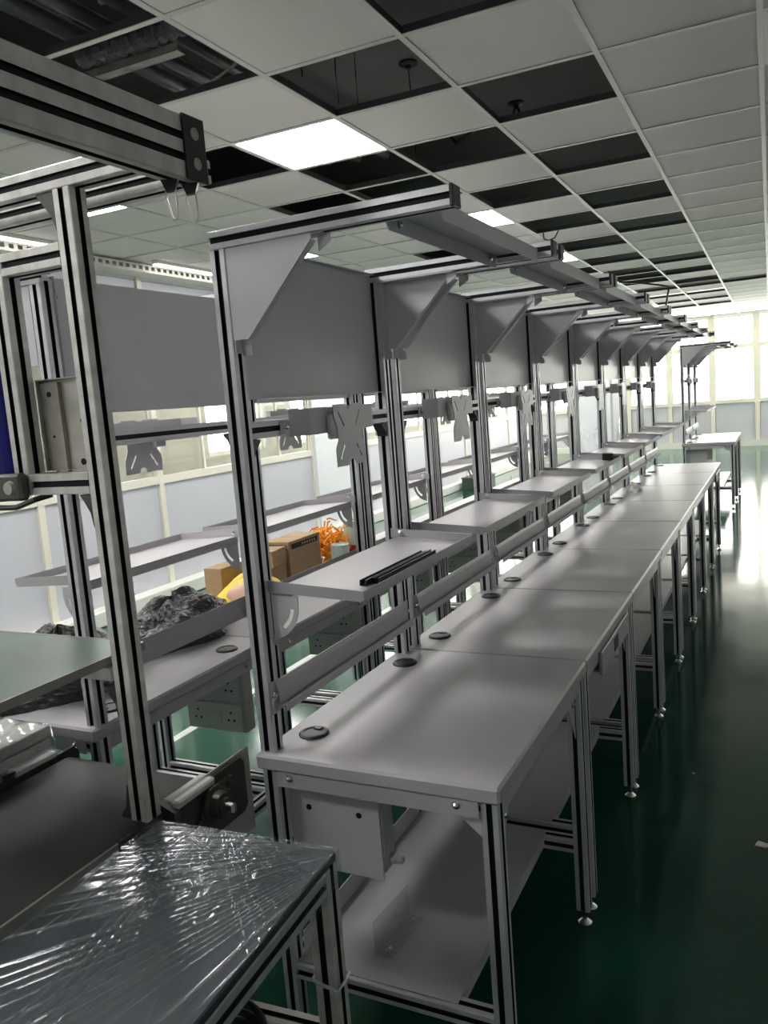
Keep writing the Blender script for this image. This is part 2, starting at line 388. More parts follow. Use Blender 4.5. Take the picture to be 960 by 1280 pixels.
roomobj(MB().tube([(-1.74, 7.155, 2.938), (-1.73, 7.13, 2.88), (-1.68, 7.10, 2.86), (-1.63, 7.10, 2.875), (-1.61, 7.155, 2.938)], 0.006, 6), 'hanging_loop', 'black', 'thin dark wire loop dangling from an open bay above the light trough', 'wire')
roomobj(MB().tube([(-1.735, 10.2, 2.945), (-1.6, 10.2, 2.80), (-1.361, 10.2, 2.756), (-1.174, 10.2, 2.713), (-1.06, 10.2, 2.68), (-1.055, 10.2, 2.64), (-1.072, 10.2, 2.555), (-1.10, 10.2, 2.395), (-1.13, 10.2, 2.40)], 0.012, 6), 'hanging_cable', 'black', 'black cable hanging down from the far ceiling over the light troughs', 'cable')
av = thing('ceiling_vent', 'slatted white ceiling vent at the top right edge beside the tee bar', 'vent', (*RM(tx(-1)-TP/2, ty(0)+0.3), CEIL), ROOM_ROT)
MB().box(-0.285, -0.25, -0.285, 0.285, -0.004, 0.02).box(0.25, 0.285, -0.285, 0.285, -0.004, 0.02).box(-0.25, 0.25, -0.285, -0.25, -0.004, 0.02).box(-0.25, 0.25, 0.25, 0.285, -0.004, 0.02).obj('frame', 'tee', av)
sl_me = MB().prism([(-0.022, 0.0), (-0.018, 0.0), (0.022, 0.02), (0.018, 0.02)], 'x', -0.25, 0.25).mesh('slat', 'tee')
for i in range(9): link('slat', sl_me, av, (0, -0.22+0.055*i, -0.002))

# far wall with windows
def wall(mb, name, mats): return st(mb.obj(name, mats, rotz=ROOM_ROT))
ZS, ZT, ZH = 1.03, 2.23, 2.90
wf = wall(MB().box(XO, XR, YF+0.06, YF+0.2, 0, ZS-0.06).box(XO, XR, YF+0.06, YF+0.2, ZH, 3.55), 'wall_far', 'white_wall')
mx = [-0.27 - 0.92*i for i in range(-2, 9)]
mx = [x for x in mx if XO+0.1 < x < XR-0.1]
edges_x = sorted(mx)
for x in edges_x: MB().box(x-0.045, x+0.045, YF-0.02, YF+0.06, 0.12, CEIL).obj('mullion', 'cream', wf)
for x0, x1 in zip(edges_x[:-1], edges_x[1:]):
    MB().bbox(x0+0.05, x1-0.05, YF+0.02, YF+0.06, 0.14, ZS-0.05, 0.006).obj('panel', 'wall_panel', wf)
MB().box(XO, XR, YF-0.03, YF+0.06, ZS-0.05, ZS+0.03).obj('sill', 'cream', wf)
MB().box(XO, XR, YF-0.01, YF+0.06, ZT-0.05, ZT+0.05).obj('transom', 'cream', wf)
st(MB().box(XO, XR, YF-0.05, YF+0.06, 0, 0.14).obj('baseboard_far', 'plinth', rotz=ROOM_ROT))
wn = 0
for x0, x1 in zip(edges_x[:-1], edges_x[1:]):
    wn += 1
    w = st(MB().box(x0+0.045, x0+0.075, YF+0.0, YF+0.05, ZS+0.03, ZH).box(x1-0.075, x1-0.045, YF, YF+0.05, ZS+0.03, ZH)
           .box(x0+0.56, x0+0.585, YF, YF+0.05, ZS+0.03, ZH).box(x0+0.075, x1-0.075, YF, YF+0.05, ZH-0.03, ZH).obj(f'window_{wn}', 'cream', rotz=ROOM_ROT))
    for (a, b) in ((x0+0.075, x0+0.56), (x0+0.585, x1-0.075)):
        for (c, d) in ((ZS+0.03, ZT-0.05), (ZT+0.05, ZH-0.03)):
            MB().box(a, b, YF+0.02, YF+0.026, c, d).obj('pane', 'pane', w)
# right and back walls, out of frame
wall(MB().box(XR, XR+0.15, YB, YF, 0, 3.55), 'wall_right', 'white_wall')
wall(MB().box(XO, XR, YB-0.15, YB, 0, 3.55), 'wall_back', 'white_wall')
# outer wall of the corridor with its own windows
wo = MB().box(XO-0.15, XO, YB, YF, 0, 1.0).box(XO-0.15, XO, YB, YF, 2.2, 3.55)
yy = YB
wo.box(XO-0.15, XO, yy, 9.0, 1.0, 2.2); yy = 9.0
while yy < YF:
    wo.box(XO-0.15, XO, yy, min(yy+0.9, YF), 1.0, 2.2); yy += 2.4
wo = wall(wo, 'wall_outer', 'beige')
yy = 9.9
while yy < YF-1.5:
    wn += 1
    w = st(MB().box(XO-0.1, XO-0.05, yy, yy+1.5, 1.0, 1.06).box(XO-0.1, XO-0.05, yy, yy+1.5, 2.14, 2.2).box(XO-0.1, XO-0.05, yy, yy+0.06, 1.06, 2.14).box(XO-0.1, XO-0.05, yy+1.44, yy+1.5, 1.06, 2.14).box(XO-0.1, XO-0.05, yy+0.72, yy+0.78, 1.06, 2.14).obj(f'window_{wn}', 'cream', rotz=ROOM_ROT))
    MB().box(XO-0.08, XO-0.074, yy+0.06, yy+1.44, 1.06, 2.14).obj('pane', 'pane', w); yy += 2.4
# left partition: panels, cream frame, glass
wl = wall(MB().box(XL-0.05, XL, YB, YF, 2.84, 3.55), 'wall_left', 'white_wall')
PW = 1.366; yk = 4.386
ys = []
y = yk - PW*5
while y < YF: ys.append(y); y += PW
for y in ys: MB().box(XL-0.045, XL+0.02, y-0.03, y+0.03, 0.0, 2.86).obj('mullion', 'cream', wl)
MB().box(XL-0.045, XL+0.015, YB, YF, 1.04, 1.11).obj('sill', 'cream', wl)
MB().box(XL-0.045, XL+0.015, YB, YF, 2.28, 2.33).obj('transom', 'cream', wl)
for i, (y0, y1) in enumerate(zip(ys[:-1], ys[1:])):
    a, b = y0+0.03, y1-0.03
    if y0 > 8.4 and y0 < 9.0:            # a blind white bay
        MB().box(XL-0.03, XL+0.06, a-0.03, b+0.05, 0, 2.86).obj('blind_panel', 'white_wall', wl); continue
    MB().bbox(XL-0.03, XL-0.005, a, b, 0.06, 1.04, 0.004).obj('panel', 'wall_panel', wl)
    MB().bbox(XL-0.03, XL-0.005, a, b, 2.33, 2.84, 0.004).obj('panel', 'wall_panel', wl)
    wn += 1
    w = st(MB().box(XL-0.035, XL-0.005, a, a+0.02, 1.11, 2.28).box(XL-0.035, XL-0.005, b-0.02, b, 1.11, 2.28).box(XL-0.035, XL-0.005, (a+b)/2-0.012, (a+b)/2+0.012, 1.11, 2.28).obj(f'window_{wn}', 'cream', rotz=ROOM_ROT))
    MB().box(XL-0.022, XL-0.016, a+0.02, (a+b)/2-0.012, 1.11, 2.28).obj('pane', 'pane_grey', w)
    MB().box(XL-0.022, XL-0.016, (a+b)/2+0.012, b-0.02, 1.11, 2.28).obj('pane', 'pane_grey', w)
st(MB().bbox(XL, XL+0.14, YB, YF, 0, 0.13, 0.01).obj('baseboard_left', 'plinth', rotz=ROOM_ROT))
ct = MB().box(XL+0.03, XL+0.24, 0.5, 12, 2.855, 2.86).box(XL+0.235, XL+0.24, 0.5, 12, 2.86, 2.875).box(XL+0.235, XL+0.24, 0.5, 12, 2.905, 2.92)
for i in range(150): ct.box(XL+0.235, XL+0.24, 0.5+0.0767*i, 0.5+0.0767*i+0.035, 2.875, 2.905)
roomobj(ct, 'cable_tray', 'tee', 'perforated steel cable tray running along the top of the glass partition', 'cable tray')
for i, (a, b) in enumerate([(2.6, 4.5), (5.6, 7.0)]):
    s = thing('strip_light', ['nearest long strip light hanging above the cable tray by the partition', 'farther long strip light hanging above the cable tray by the partition'][i], 'strip light', (*RM(XL+0.34, (a+b)/2), 2.90), ROOM_ROT, 'strip lights along the partition')
    h = (b-a)/2
    MB().box(-0.03, 0.03, -h, h, 0.012, 0.04).obj('housing', 'tee', s); MB().box(-0.026, 0.026, -h+0.01, h-0.01, 0.0, 0.012).obj('tube', 'strip', s)
# unseen lights added to brighten the corridor behind the partition
for i in range(5):
    x, y = RM(-6.3, 2.0+3.6*i)
    s = thing('corridor_fill_light', ['nearest', 'second', 'third', 'fourth', 'farthest'][i] + ' added fill light in the corridor behind the glass partition', 'ceiling light', (x, y, CEIL-0.02), ROOM_ROT, 'added corridor fill lights')
    MB().box(-0.29, 0.29, -0.29, 0.29, 0, 0.006).obj('diffuser', 'lamp', s); MB().box(-0.3, 0.3, -0.3, 0.3, 0.006, 0.02).obj('frame', 'tee', s)
# daylight portals
def portal(loc, size, rot):
    l = bpy.data.lights.new('daylight_portal', 'AREA'); l.shape = 'RECTANGLE'; l.size, l.size_y = size; l.cycles.is_portal = True
    o = bpy.data.objects.new('daylight_portal', l); COL.objects.link(o); o.location = loc; o.rotation_euler = rot
x, y = RM((XO+XR)/2, YF+0.10); portal((x, y, 1.98), (XR-XO, 2.0), (-PI/2, 0, ROOM_ROT))

# ------------------------------------------------------------------ workbench
L = 0.832; HL = L/2
BX, BY0 = -1.13, 1.482
def build_bench(label, group):
    R = thing('assembly_workbench', label, 'workbench', (0, 0, 0), 0, group)
    a0, a1 = 0.356, 0.396           # inner/outer |v| of the end frames
    ac = (a0+a1)/2
    # tabletop with a folded rim
    t = MB().bbox(0.0, 0.602, -HL+0.001, HL-0.001, 0.782, 0.82, 0.006).obj('tabletop', 'top', R)
    MB().box(0.05, 0.55, -HL+0.012, -HL+0.016, 0.742, 0.784).box(0.05, 0.55, HL-0.016, HL-0.012, 0.742, 0.784)\
        .box(0.586, 0.590, -a0, a0, 0.742, 0.784).box(0.012, 0.016, -a0, a0, 0.742, 0.784).obj('apron', 'sheet_light', R)
    for s in (-1, 1):
        bolt(R, (0.085, s*(HL-0.012), 0.766), '+y' if s > 0 else '-y'); bolt(R, (0.50, s*(HL-0.012), 0.766), '+y' if s > 0 else '-y')
    bolt(R, (0.012, -0.28, 0.765), '-x'); bolt(R, (0.012, 0.28, 0.765), '-x')
    # grommets
    gm = MB().lathe([(0.0, 0.0), (0.038, 0.0), (0.038, 0.003), (0.034, 0.006), (0.027, 0.0065), (0.026, 0.0045), (0.0, 0.0045)], n=24)
    gm.box(-0.009, 0.009, 0.014, 0.03, 0.004, 0.0072)
    gme = gm.mesh('cable_grommet', 'black')
    for v in (-0.27, 0.275): link('cable_grommet', gme, R, (0.078, v, 0.82))
    # end frames
    foot = MB().lathe([(0.0, 0.0), (0.021, 0.0), (0.021, 0.006), (0.012, 0.014), (0.007, 0.018), (0.007, 0.05), (0.0, 0.05)], n=14).mesh('levelling_foot', 'chrome')
    for s in (-1, 1):
        up = prof('upright', R, (0.024, s*ac, 0.05), 'z', 1.925); link('levelling_foot', foot, up, (0, 0, -0.05))
        lg = prof('front_leg', R, (0.571, s*ac, 0.05), 'z', 0.732); link('levelling_foot', foot, lg, (0, 0, -0.05))
        prof('side_rail', R, (0.044, s*ac, 0.255), 'x', 0.507)
        prof('top_side_rail', R, (0.044, s*ac, 0.760), 'x', 0.507, w=0.035, h=0.035)
        # cantilever beam, end cap, gusset
        bm_ = prof('light_beam', R, (0.004, s*ac, 1.995), 'x', 0.566)
        link('end_cap', MB().bbox(-0.021, 0.021, -0.021, 0.021, 0, 0.008, 0.002).mesh('end_cap', 'black'), bm_, (0, 0, 0.566))
        vo, vi = s*(a1-0.001), s*(a0-0.004)
        th = s*0.003
        g = MB()
        poly = [(0.046, 1.974), (0.262, 1.974), (0.262, 1.962), (0.085, 1.778), (0.046, 1.778)]
        ys_ = sorted((vo, vo-th)); g.prism(poly, 'y', *ys_)
        ys_ = sorted((vo-th, vi))
        g.prism([(0.046, 1.9715), (0.285, 1.9715), (0.285, 1.974), (0.046, 1.974)], 'y', *ys_)
        g.prism([(0.0445, 1.750), (0.0475, 1.750), (0.0475, 1.9715), (0.0445, 1.9715)], 'y', *ys_)
        ys_ = sorted((vo-th, vo-s*0.020))
        g.prism([(0.260, 1.9575), (0.262, 1.962), (0.085, 1.778), (0.081, 1.778)], 'y', *ys_)
        g.prism([(0.262, 1.940), (0.292, 1.958), (0.292, 1.974), (0.262, 1.974)], 'y', *sorted((vi+s*0.012, vi+s*0.015)))
        g.prism([(0.0475, 1.745), (0.072, 1.745), (0.072, 1.765), (0.0475, 1.795)], 'y', *sorted((vi+s*0.012, vi+s*0.015)))
        g.obj('gusset', 'sheet', R)
        # front corner bracket
        MB().plate([(s*a0, 0.742), (s*(a0-0.09), 0.742), (s*a0, 0.60)], [], 'x', 0.572, 0.575).obj('corner_bracket', 'sheet_light', R)
        bolt(R, (0.575, s*(a0-0.03), 0.715), '+x')
        MB().plate([(0.551, 0.742), (0.50, 0.742), (0.50, 0.725), (0.551, 0.68)], [], 'y', *sorted((s*(ac-0.0015), s*(ac+0.0015)))).obj('side_bracket', 'sheet', R)
    prof('back_rail', R, (0.024, -a0, 0.255), 'y', 2*a0)
    # lower shelf: tray sheet
    sh = MB().box(0.045, 0.463, -HL+0.03, HL-0.03, 0.2755, 0.279).box(0.459, 0.463, -a0+0.002, a0-0.002, 0.245, 0.2755).box(0.0445, 0.0475, -a0+0.002, a0-0.002, 0.279, 0.335)
    sh.obj('lower_shelf', 'sheet_light', R)
    # back panel with folded lips
    p = MB().box(0.0185, 0.0205, -a0+0.001, a0-0.001, 1.648, 1.996).box(0.0205, 0.040, -a0+0.001, a0-0.001, 1.648, 1.650).box(0.0205, 0.040, -a0+0.001, a0-0.001, 1.994, 1.996)
    for s in (-1, 1): p.box(-0.002, 0.0185, *sorted((s*(a0-0.001), s*(a0-0.003))), 1.648, 1.996)
    p.obj('back_panel', 'sheet', R)
    for s in (-1, 1):
        for z in (1.69, 1.95): bolt(R, (0.018, s*(a0-0.014), z), '-x')
    # light trough: inverted channel between the beams
    xa, xb, z0, z1 = 0.415, 0.535, 1.962, 1.998
    T = MB()
    end = a0 - 0.002
    T.box(xa, xb, -end, end, z1-0.002, z1)
    for (xx, d) in ((xa, 0.002), (xb-0.002, 0.002)):
        T.plate([(-end, z1-0.002), (-end, z0+0.014), (-end+0.012, z0), (end-0.012, z0), (end, z0+0.014), (end, z1-0.002)], [], 'x', xx, xx+d)
    T.obj('light_trough', 'sheet', R)
    for s in (-1, 1): bolt(R, (xa+0.002, s*(end-0.06), 1.980), '+x')
    # monitor rail, hat bracket, mounting plate
    prof('monitor_rail', R, (0.024, -a0, 1.577), 'y', 2*a0)
    hb = MB()
    zb0, zb1 = 1.552, 1.617; th = 0.002
    path = [(0.046, -0.245), (0.046, -0.205), (0.085, -0.170), (0.085, 0.170), (0.046, 0.205), (0.046, 0.245)]
    for i, ((x0, y0), (x1, y1)) in enumerate(zip(path[:-1], path[1:])):
        z0, z1 = (zb0+0.008, zb1-0.025) if i in (0, 4) else (zb0, zb1)
        hb.add([(x0, y0, z0), (x1, y1, z0), (x1, y1, z1), (x0, y0, z1), (x0+th, y0, z0), (x1+th, y1, z0), (x1+th, y1, z1), (x0+th, y0, z1)],
               [(0, 1, 2, 3), (7, 6, 5, 4), (0, 4, 5, 1), (3, 2, 6, 7), (0, 3, 7, 4), (1, 5, 6, 2)])
    hbo = hb.obj('monitor_bracket', 'sheet', R)
    bolt(hbo, (0.048, -0.225, 1.577), '+x'); bolt(hbo, (0.048, 0.225, 1.577), '+x')
    MB().bbox(0.087, 0.103, -0.095, -0.045, 1.535, 1.60, 0.004).obj('tilt_block', 'sheet', hbo)
    z0, z1, ya, yb = 1.462, 1.622, -0.085, 0.075
    yc = (ya+yb)/2
    def arc(cy, cz, r, a0_, a1_, n=7): return [(cy+r*math.cos(a0_+(a1_-a0_)*i/n), cz+r*math.sin(a0_+(a1_-a0_)*i/n)) for i in range(n+1)]
    out = [(ya, z1)] + arc(yc, z1, 0.014, PI, 2*PI) + [(yb, z1), (yb-0.004, 1.59), (yb-0.016, 1.56), (yb-0.016, 1.53), (yb, 1.50), (yb, z0)] + arc(yc+0.005, z0, 0.016, 0, PI) + [(ya, z0), (ya, 1.51), (ya+0.016, 1.53), (ya+0.016, 1.56), (ya, 1.59)]
    def slot(y, z, dy, dz, w=0.003):
        n = Vector((dy, dz)).normalized(); t = Vector((-n.y, n.x))*w
        return [(y+t.x, z+t.y), (y-t.x, z-t.y), (y+dy-t.x, z+dz-t.y), (y+dy+t.x, z+dz+t.y)]
    holes = [slot(ya+0.022, z1-0.02, 0.026, -0.036), slot(yb-0.022, z1-0.02, -0.026, -0.036), slot(ya+0.022, z0+0.018, 0.026, 0.036), slot(yb-0.022, z0+0.018, -0.026, 0.036)]
    MB().plate(out, holes, 'x', 0.104, 0.106).obj('screen_plate', 'sheet', hbo)
    for s in (-1, 1):     # small die-cast brackets under the rail
        MB().plate([(s*a0, 1.555), (s*(a0-0.035), 1.555), (s*(a0-0.03), 1.545), (s*(a0-0.012), 1.53), (s*(a0-0.006), 1.515), (s*a0, 1.515)], [], 'x', 0.008, 0.040).obj('rail_bracket', 'dark_steel', R)
    # tray shelf
    TS = MB()
    v = a0 - 0.004
    zb, zf, x0, x1 = 1.202, 1.187, 0.046, 0.295
    TS.add([(x0, -v, zb), (x1, -v, zf), (x1, v, zf), (x0, v, zb), (x0, -v, zb-0.002), (x1, -v, zf-0.002), (x1, v, zf-0.002), (x0, v, zb-0.002)],
           [(0, 1, 2, 3), (4, 7, 6, 5), (0, 4, 5, 1), (1, 5, 6, 2), (2, 6, 7, 3), (3, 7, 4, 0)])
    TS.box(x1-0.002, x1, -v, v, zf-0.002, zf+0.022)
    TS.box(x0, x0+0.002, -v, v, zb-0.026, zb)
    for s in (-1, 1): TS.prism([(x0-0.02, zb-0.004), (x0+0.002, zb-0.003), (x1-0.010, zf-0.002), (x1, zf+0.008), (x1, zf+0.022), (x0-0.02, zb+0.026)], 'y', *sorted((s*v, s*(v+0.002))))
    TSo = TS.obj('tray_shelf', 'sheet_light', R)
    for s in (-1, 1):
        q = [(0.046, 1.192), (0.118, 1.188)] + [(0.046+0.075*math.cos(t)*0.97, 1.172-0.085*math.sin(t)) for t in [0.15*i for i in range(1, 10)]] + [(0.046, 1.085)]
        sl = [(0.046+0.060*math.cos(t), 1.165-0.062*math.sin(t)) for t in [0.10+0.11*i for i in range(10)]] + [(0.046+0.050*math.cos(t), 1.165-0.052*math.sin(t)) for t in [0.10+0.11*i for i in range(9, -1, -1)]]
        MB().plate(q, [sl], 'y', *sorted((s*(v-0.001), s*(v-0.004)))).obj('shelf_bracket', 'sheet', TSo)
        bolt(TSo, (0.060, s*(v-0.0), zb+0.012), '-y' if s > 0 else '+y')
    # pen rail: folded sheet trough
    PR = MB(); pv = a1 - 0.006
    prf = [(0.0455, 0.988), (0.0475, 0.988), (0.052, 0.976), (0.058, 0.930), (0.074, 0.936), (0.074, 0.916), (0.0725, 0.916), (0.0725, 0.933), (0.0565, 0.9275), (0.0500, 0.972), (0.0475, 0.980), (0.0475, 0.914), (0.0455, 0.914)]
    PR.prism(prf, 'y', -pv+0.02, pv-0.02)
    for s in (-1, 1): PR.box(0.0455, 0.0475, *sorted((s*(pv-0.02), s*pv)), 0.912, 0.99)
    PRo = PR.obj('pen_rail', 'sheet_light', R)
    for s in (-1, 1): bolt(PRo, (0.0475, s*(pv-0.010), 0.955), '+x')
    # socket box hanging under the top near one end, sockets facing inwards
    ob = MB().bbox(0.032, 0.280, -0.330, -0.272, 0.520, 0.735, 0.004).obj('socket_box', 'box', R)
    for z0 in (0.524, 0.632):
        sp = MB().bbox(0.036, 0.276, -0.272, -0.264, z0, z0+0.102, 0.003).obj('socket_plate', 'box', ob)
        for xc_ in (0.085, 0.227):
            dd = MB()
            for (dx, dz) in ((0, 0.02), (-0.012, -0.008), (0.012, -0.008)): dd.lathe([(0.0045, -0.264), (0.0045, -0.2632)], (xc_+dx, 0, z0+0.050+dz), 8, 'y')
            tag(dd.obj('socket_holes', 'slot', sp), kind='stuff')
        MB().bbox(0.126, 0.186, -0.264, -0.261, z0+0.034, z0+0.068, 0.001).obj('switch', 'box', sp)
    return R

bench = build_bench('nearest grey workbench of the right-hand row, with black strips on its tray', 'workbenches of the right-hand row')
bench.location = (BX, BY0+HL, 0)
kd = kids()
names = ['nearest', 'second', 'third', 'fourth', 'fifth', 'sixth', 'seventh', 'eighth']
front = [bench]
for i in range(1, 8):
    o = dup(bench, (BX, BY0+HL+L*i, 0), 0, kd)
    extra = {1: ', with a drawer', 7: ', with a drawer', 3: ', small black box on tray'}.get(i, '')
    o['label'] = f'{names[i]} grey workbench in the right-hand row{extra}'
    front.append(o)
for i in range(7):
    o = dup(bench, (-1.645, BY0+HL+L*i, 0), PI, kd)
    for ch in [c for c in bpy.data.objects if c.parent == o and c.name.startswith('lower_shelf')]: bpy.data.objects.remove(ch)
    o['group'] = 'workbenches of the left-hand row'
    o['label'] = f'{names[i]} grey workbench in the left-hand row, seen from behind'
for i in range(2):
    o = dup(bench, (BX, 10.60+HL+L*i, 0), 0, kd)
    o['group'] = 'workbenches beyond the gap'
    o['label'] = ['nearer of two grey workbenches standing alone beyond the gap near the far windows', 'farther of two grey workbenches standing alone beyond the gap near the far windows'][i]
# extra parts only some benches have
def drawer(B):
    d = MB().bbox(0.592, 0.604, -0.20, 0.29, 0.700, 0.775, 0.003)
    d.box(0.20, 0.592, -0.19, 0.28, 0.705, 0.710)
    do = d.obj('drawer', 'top', B)
    MB().box(0.6035, 0.6055, 0.00, 0.075, 0.715, 0.760).obj('drawer_grip', 'slot', do)
drawer(front[1]); drawer(front[7])
# cable panel under the nearest benches
cp_me = MB().plate([(0.030, 0.505), (0.275, 0.505), (0.275, 0.722), (0.030, 0.722)],
                   [],
                   'y', -0.334, -0.331).mesh('cable_panel', 'sheet')
sh_me = MB().lathe([(0.0075, -0.0012), (0.0075, 0.001)], n=12, axis='y').mesh('screw_hole', 'slot')
gl_me = MB().lathe([(0.013, 0), (0.013, 0.012), (0.010, 0.014), (0.010, 0.030), (0.006, 0.034)], n=10, axis='x').mesh('cable_gland', 'sheet_light')
for B in front:
    c = link('cable_panel', cp_me, B)
    for hx in (0.085, 0.222): link('screw_hole', sh_me, c, (hx, -0.334, 0.66))
    link('cable_gland', gl_me, c, (0.280, -0.30, 0.715)); link('cable_gland', gl_me, c, (0.280, -0.30, 0.545))

# ------------------------------------------------------------------ things lying on the benches
def obj_at(mb, name, mats, label, cat, loc, rotz=0, group=None, smooth=False):
    return tag(mb.obj(name, mats, None, loc, rotz, smooth), label, cat, group)
for i, (x, y, l) in enumerate([(-0.897, 1.84, 0.36), (-0.877, 1.865, 0.35)]):
    b = MB().box(-0.008, 0.008, -l/2, l/2, 0, 0.002).box(-0.008, -0.005, -l/2, l/2, 0.002, 0.014).box(0.005, 0.008, -l/2, l/2, 0.002, 0.014)
    zt = 1.202 - (x-(-1.084))/0.249*0.015
    o = obj_at(b, 'channel_strip', 'black', ['left black plastic channel strip lying on the nearest tray shelf', 'right black plastic channel strip lying on the nearest tray shelf'][i], 'strip', (x, y, zt+0.0012), -0.01, 'black strips on the nearest tray')
    o.rotation_euler = (0, 0.060, -0.01)
obj_at(MB().bbox(-0.03, 0.03, -0.045, 0.045, 0, 0.04, 0.004), 'small_box', 'black', 'small black box on the tray of the fourth right-hand workbench', 'box', (-0.905, 4.72, 1.1925)).rotation_euler = (0, 0.060, 0.2)
ac = MB().box(-0.0015, 0.0015, -0.085, 0.085, 0, 0.085).box(0.0015, 0.045, -0.085, 0.085, 0, 0.003)
ab = obj_at(ac, 'acrylic_angle', 'acrylic', 'clear acrylic angle piece screwed to the lower shelf of the nearest workbench', 'bracket', (-0.905, 1.68, 0.279), -0.09)
for v in (-0.06, 0.06): link('bolt', bolt_me, ab, (0.025, v, 0.003))
# crumpled white plastic on the far tops
def blob(rx, ry, rz, seed, nu=26, nv=12, rough=0.18, freq=3.0, flat=True):
    rnd = random.Random(seed); ph = [(rnd.uniform(0, 6.28), rnd.uniform(0, 6.28), rnd.uniform(0.6, 1.6), rnd.randint(1, 6), rnd.randint(1, 5)) for _ in range(9)]
    b = MB(); vs = []; fs = []
    for j in range(nv+1):
        t = PI*j/nv/(2 if flat else 1)
        for i in range(nu):
            a = 2*PI*i/nu
            d = 1 + rough*sum(w*math.sin(m*a*freq/3+p)*math.cos(n*t*freq/2+q) for p, q, w, m, n in [(p_, q_, w_, m_, n_) for p_, q_, w_, m_, n_ in ph])/4 + rnd.uniform(-rough, rough)*0.12
            vs.append((rx*d*math.sin(t)*math.cos(a), ry*d*math.sin(t)*math.sin(a), max(0, rz*d*math.cos(t))))
    for j in range(nv):
        for i in range(nu): fs.append((j*nu+i, j*nu+(i+1) % nu, (j+1)*nu+(i+1) % nu, (j+1)*nu+i))
    fs.append(tuple(range(nv*nu, nv*nu+nu)))
    return b.add(vs, fs)
obj_at(blob(0.05, 0.06, 0.06, 5, rough=0.3), 'crumpled_plastic', 'foam', 'crumpled white plastic lying at the back of the sixth right-hand benchtop', 'packaging', (-1.0, 6.15, 0.8205))

# goods on the left-hand row
obj_at(blob(0.19, 0.24, 0.17, 11, 96, 40, 0.15, 3.0), 'refuse_bag', 'bag', 'crumpled black plastic bag on the left-hand bench behind the machine post', 'bag', (-2.03, 1.74, 0.8205), 0, 'black plastic bags')
obj_at(blob(0.17, 0.27, 0.15, 23, 96, 40, 0.15, 3.0), 'refuse_bag', 'bag', 'crumpled black plastic bag heaped between the machine post and the yellow bag', 'bag', (-2.03, 2.27, 0.8205), 0.1, 'black plastic bags')
yb = obj_at(blob(0.12, 0.19, 0.125, 31, 48, 20, 0.12, 2.5), 'yellow_sack', 'yellow', 'yellow printed plastic sack lying on the left-hand bench beside the cartons', 'sack', (-2.03, 2.745, 0.8205), 0.0, smooth=True)
pp = blob(0.075, 0.11, 0.075, 32, 24, 8, 0.10, 2.5); pp.obj('print_patch', 'pinkprint', yb, (0.045, -0.065, 0.04), smooth=True)
def carton(w, d, h, label, loc, rot, band=True):
    C = thing('carton', label, 'carton', loc, rot, 'brown cartons')
    MB().bbox(-w/2, w/2, -d/2, d/2, 0, h-0.002, 0.002).obj('body', 'carton', C)
    MB().box(-w/2, w/2, -d/2, -0.002, h-0.002, h).box(-w/2, w/2, 0.002, d/2, h-0.002, h).obj('flaps', 'carton', C)
    if band:
        MB().box(w/2, w/2+0.0008, -d*0.42, d*0.42, h*0.80, h*0.93).obj('printed_band', 'print', C)
        MB().box(-w*0.42, w*0.42, -d/2-0.0008, -d/2, h*0.80, h*0.93).obj('printed_band', 'print', C)
        lt = MB()
        for i in range(6): lt.box(w/2+0.0008, w/2+0.0014, -d*0.10+0.022*i, -d*0.10+0.022*i+0.013, h*0.835, h*0.895)
        for i in range(6): lt.box(-w*0.3+0.018*i, -w*0.3+0.018*i+0.010, -d/2-0.0014, -d/2-0.0008, h*0.835, h*0.895)
        lt.obj('printed_lettering', 'carton', C)
    return C
carton(0.14, 0.28, 0.19, 'brown carton with dark printed band beside the orange packing strips', (-2.13, 3.26, 0.82), 0.0)
carton(0.15, 0.13, 0.10, 'small plain brown carton half hidden behind the upright, left of the banded carton', (-2.14, 3.03, 0.82), 0.05, False)
carton(0.16, 0.14, 0.075, 'small plain brown carton stacked on top of the half hidden one', (-2.14, 3.03, 0.9205), 0.12, False)
carton(0.09, 0.16, 0.15, 'brown carton standing behind the yellow sack', (-2.195, 2.80, 0.82), 0, False)
op = MB(); rnd = random.Random(3)
for i in range(300):
    c = Vector((max(-.07, min(.07, rnd.gauss(0, 0.045))), max(-.11, min(.11, rnd.gauss(0, 0.06))), abs(rnd.gauss(0.09, 0.04))+0.004)); a = rnd.uniform(0, 6.28); e = rnd.uniform(-0.9, 0.9)
    d = Vector((math.cos(a)*math.cos(e), math.sin(a)*math.cos(e), math.sin(e)))*0.03
    m_ = c + Vector((rnd.uniform(-.01, .01), rnd.uniform(-.01, .01), 0.01))
    q = [c-d, m_, c+d]
    for w in q: w.z = max(w.z, 0.005)
    op.tube(q, 0.0045, 5)
tag(obj_at(op, 'packing_strips', 'orange', 'heap of bright orange plastic packing strips beside the carton', 'packing', (-2.13, 3.58, 0.82)), kind='stuff')
def tin(label, loc, r, h):
    T = thing('paint_tin', label, 'tin', loc, 0, 'pale tins')
    MB().lathe([(0, 0), (r, 0), (r*1.03, 0.004), (r, 0.008), (r, h-0.008), (r*1.03, h-0.004), (r*1.03, h), (r*0.9, h), (r*0.88, h-0.005), (0, h-0.005)], n=24).obj('body', 'tin', T, smooth=False)
    MB().lathe([(r+0.0008, h*0.12), (r+0.0008, h*0.34)], n=24).obj('label_band', 'red', T)
tin('short pale green tin with red label in front of the orange strips', (-1.99, 3.47, 0.82), 0.045, 0.115)
tin('taller pale green tin with red label right of the orange strips', (-2.06, 3.75, 0.82), 0.05, 0.19)
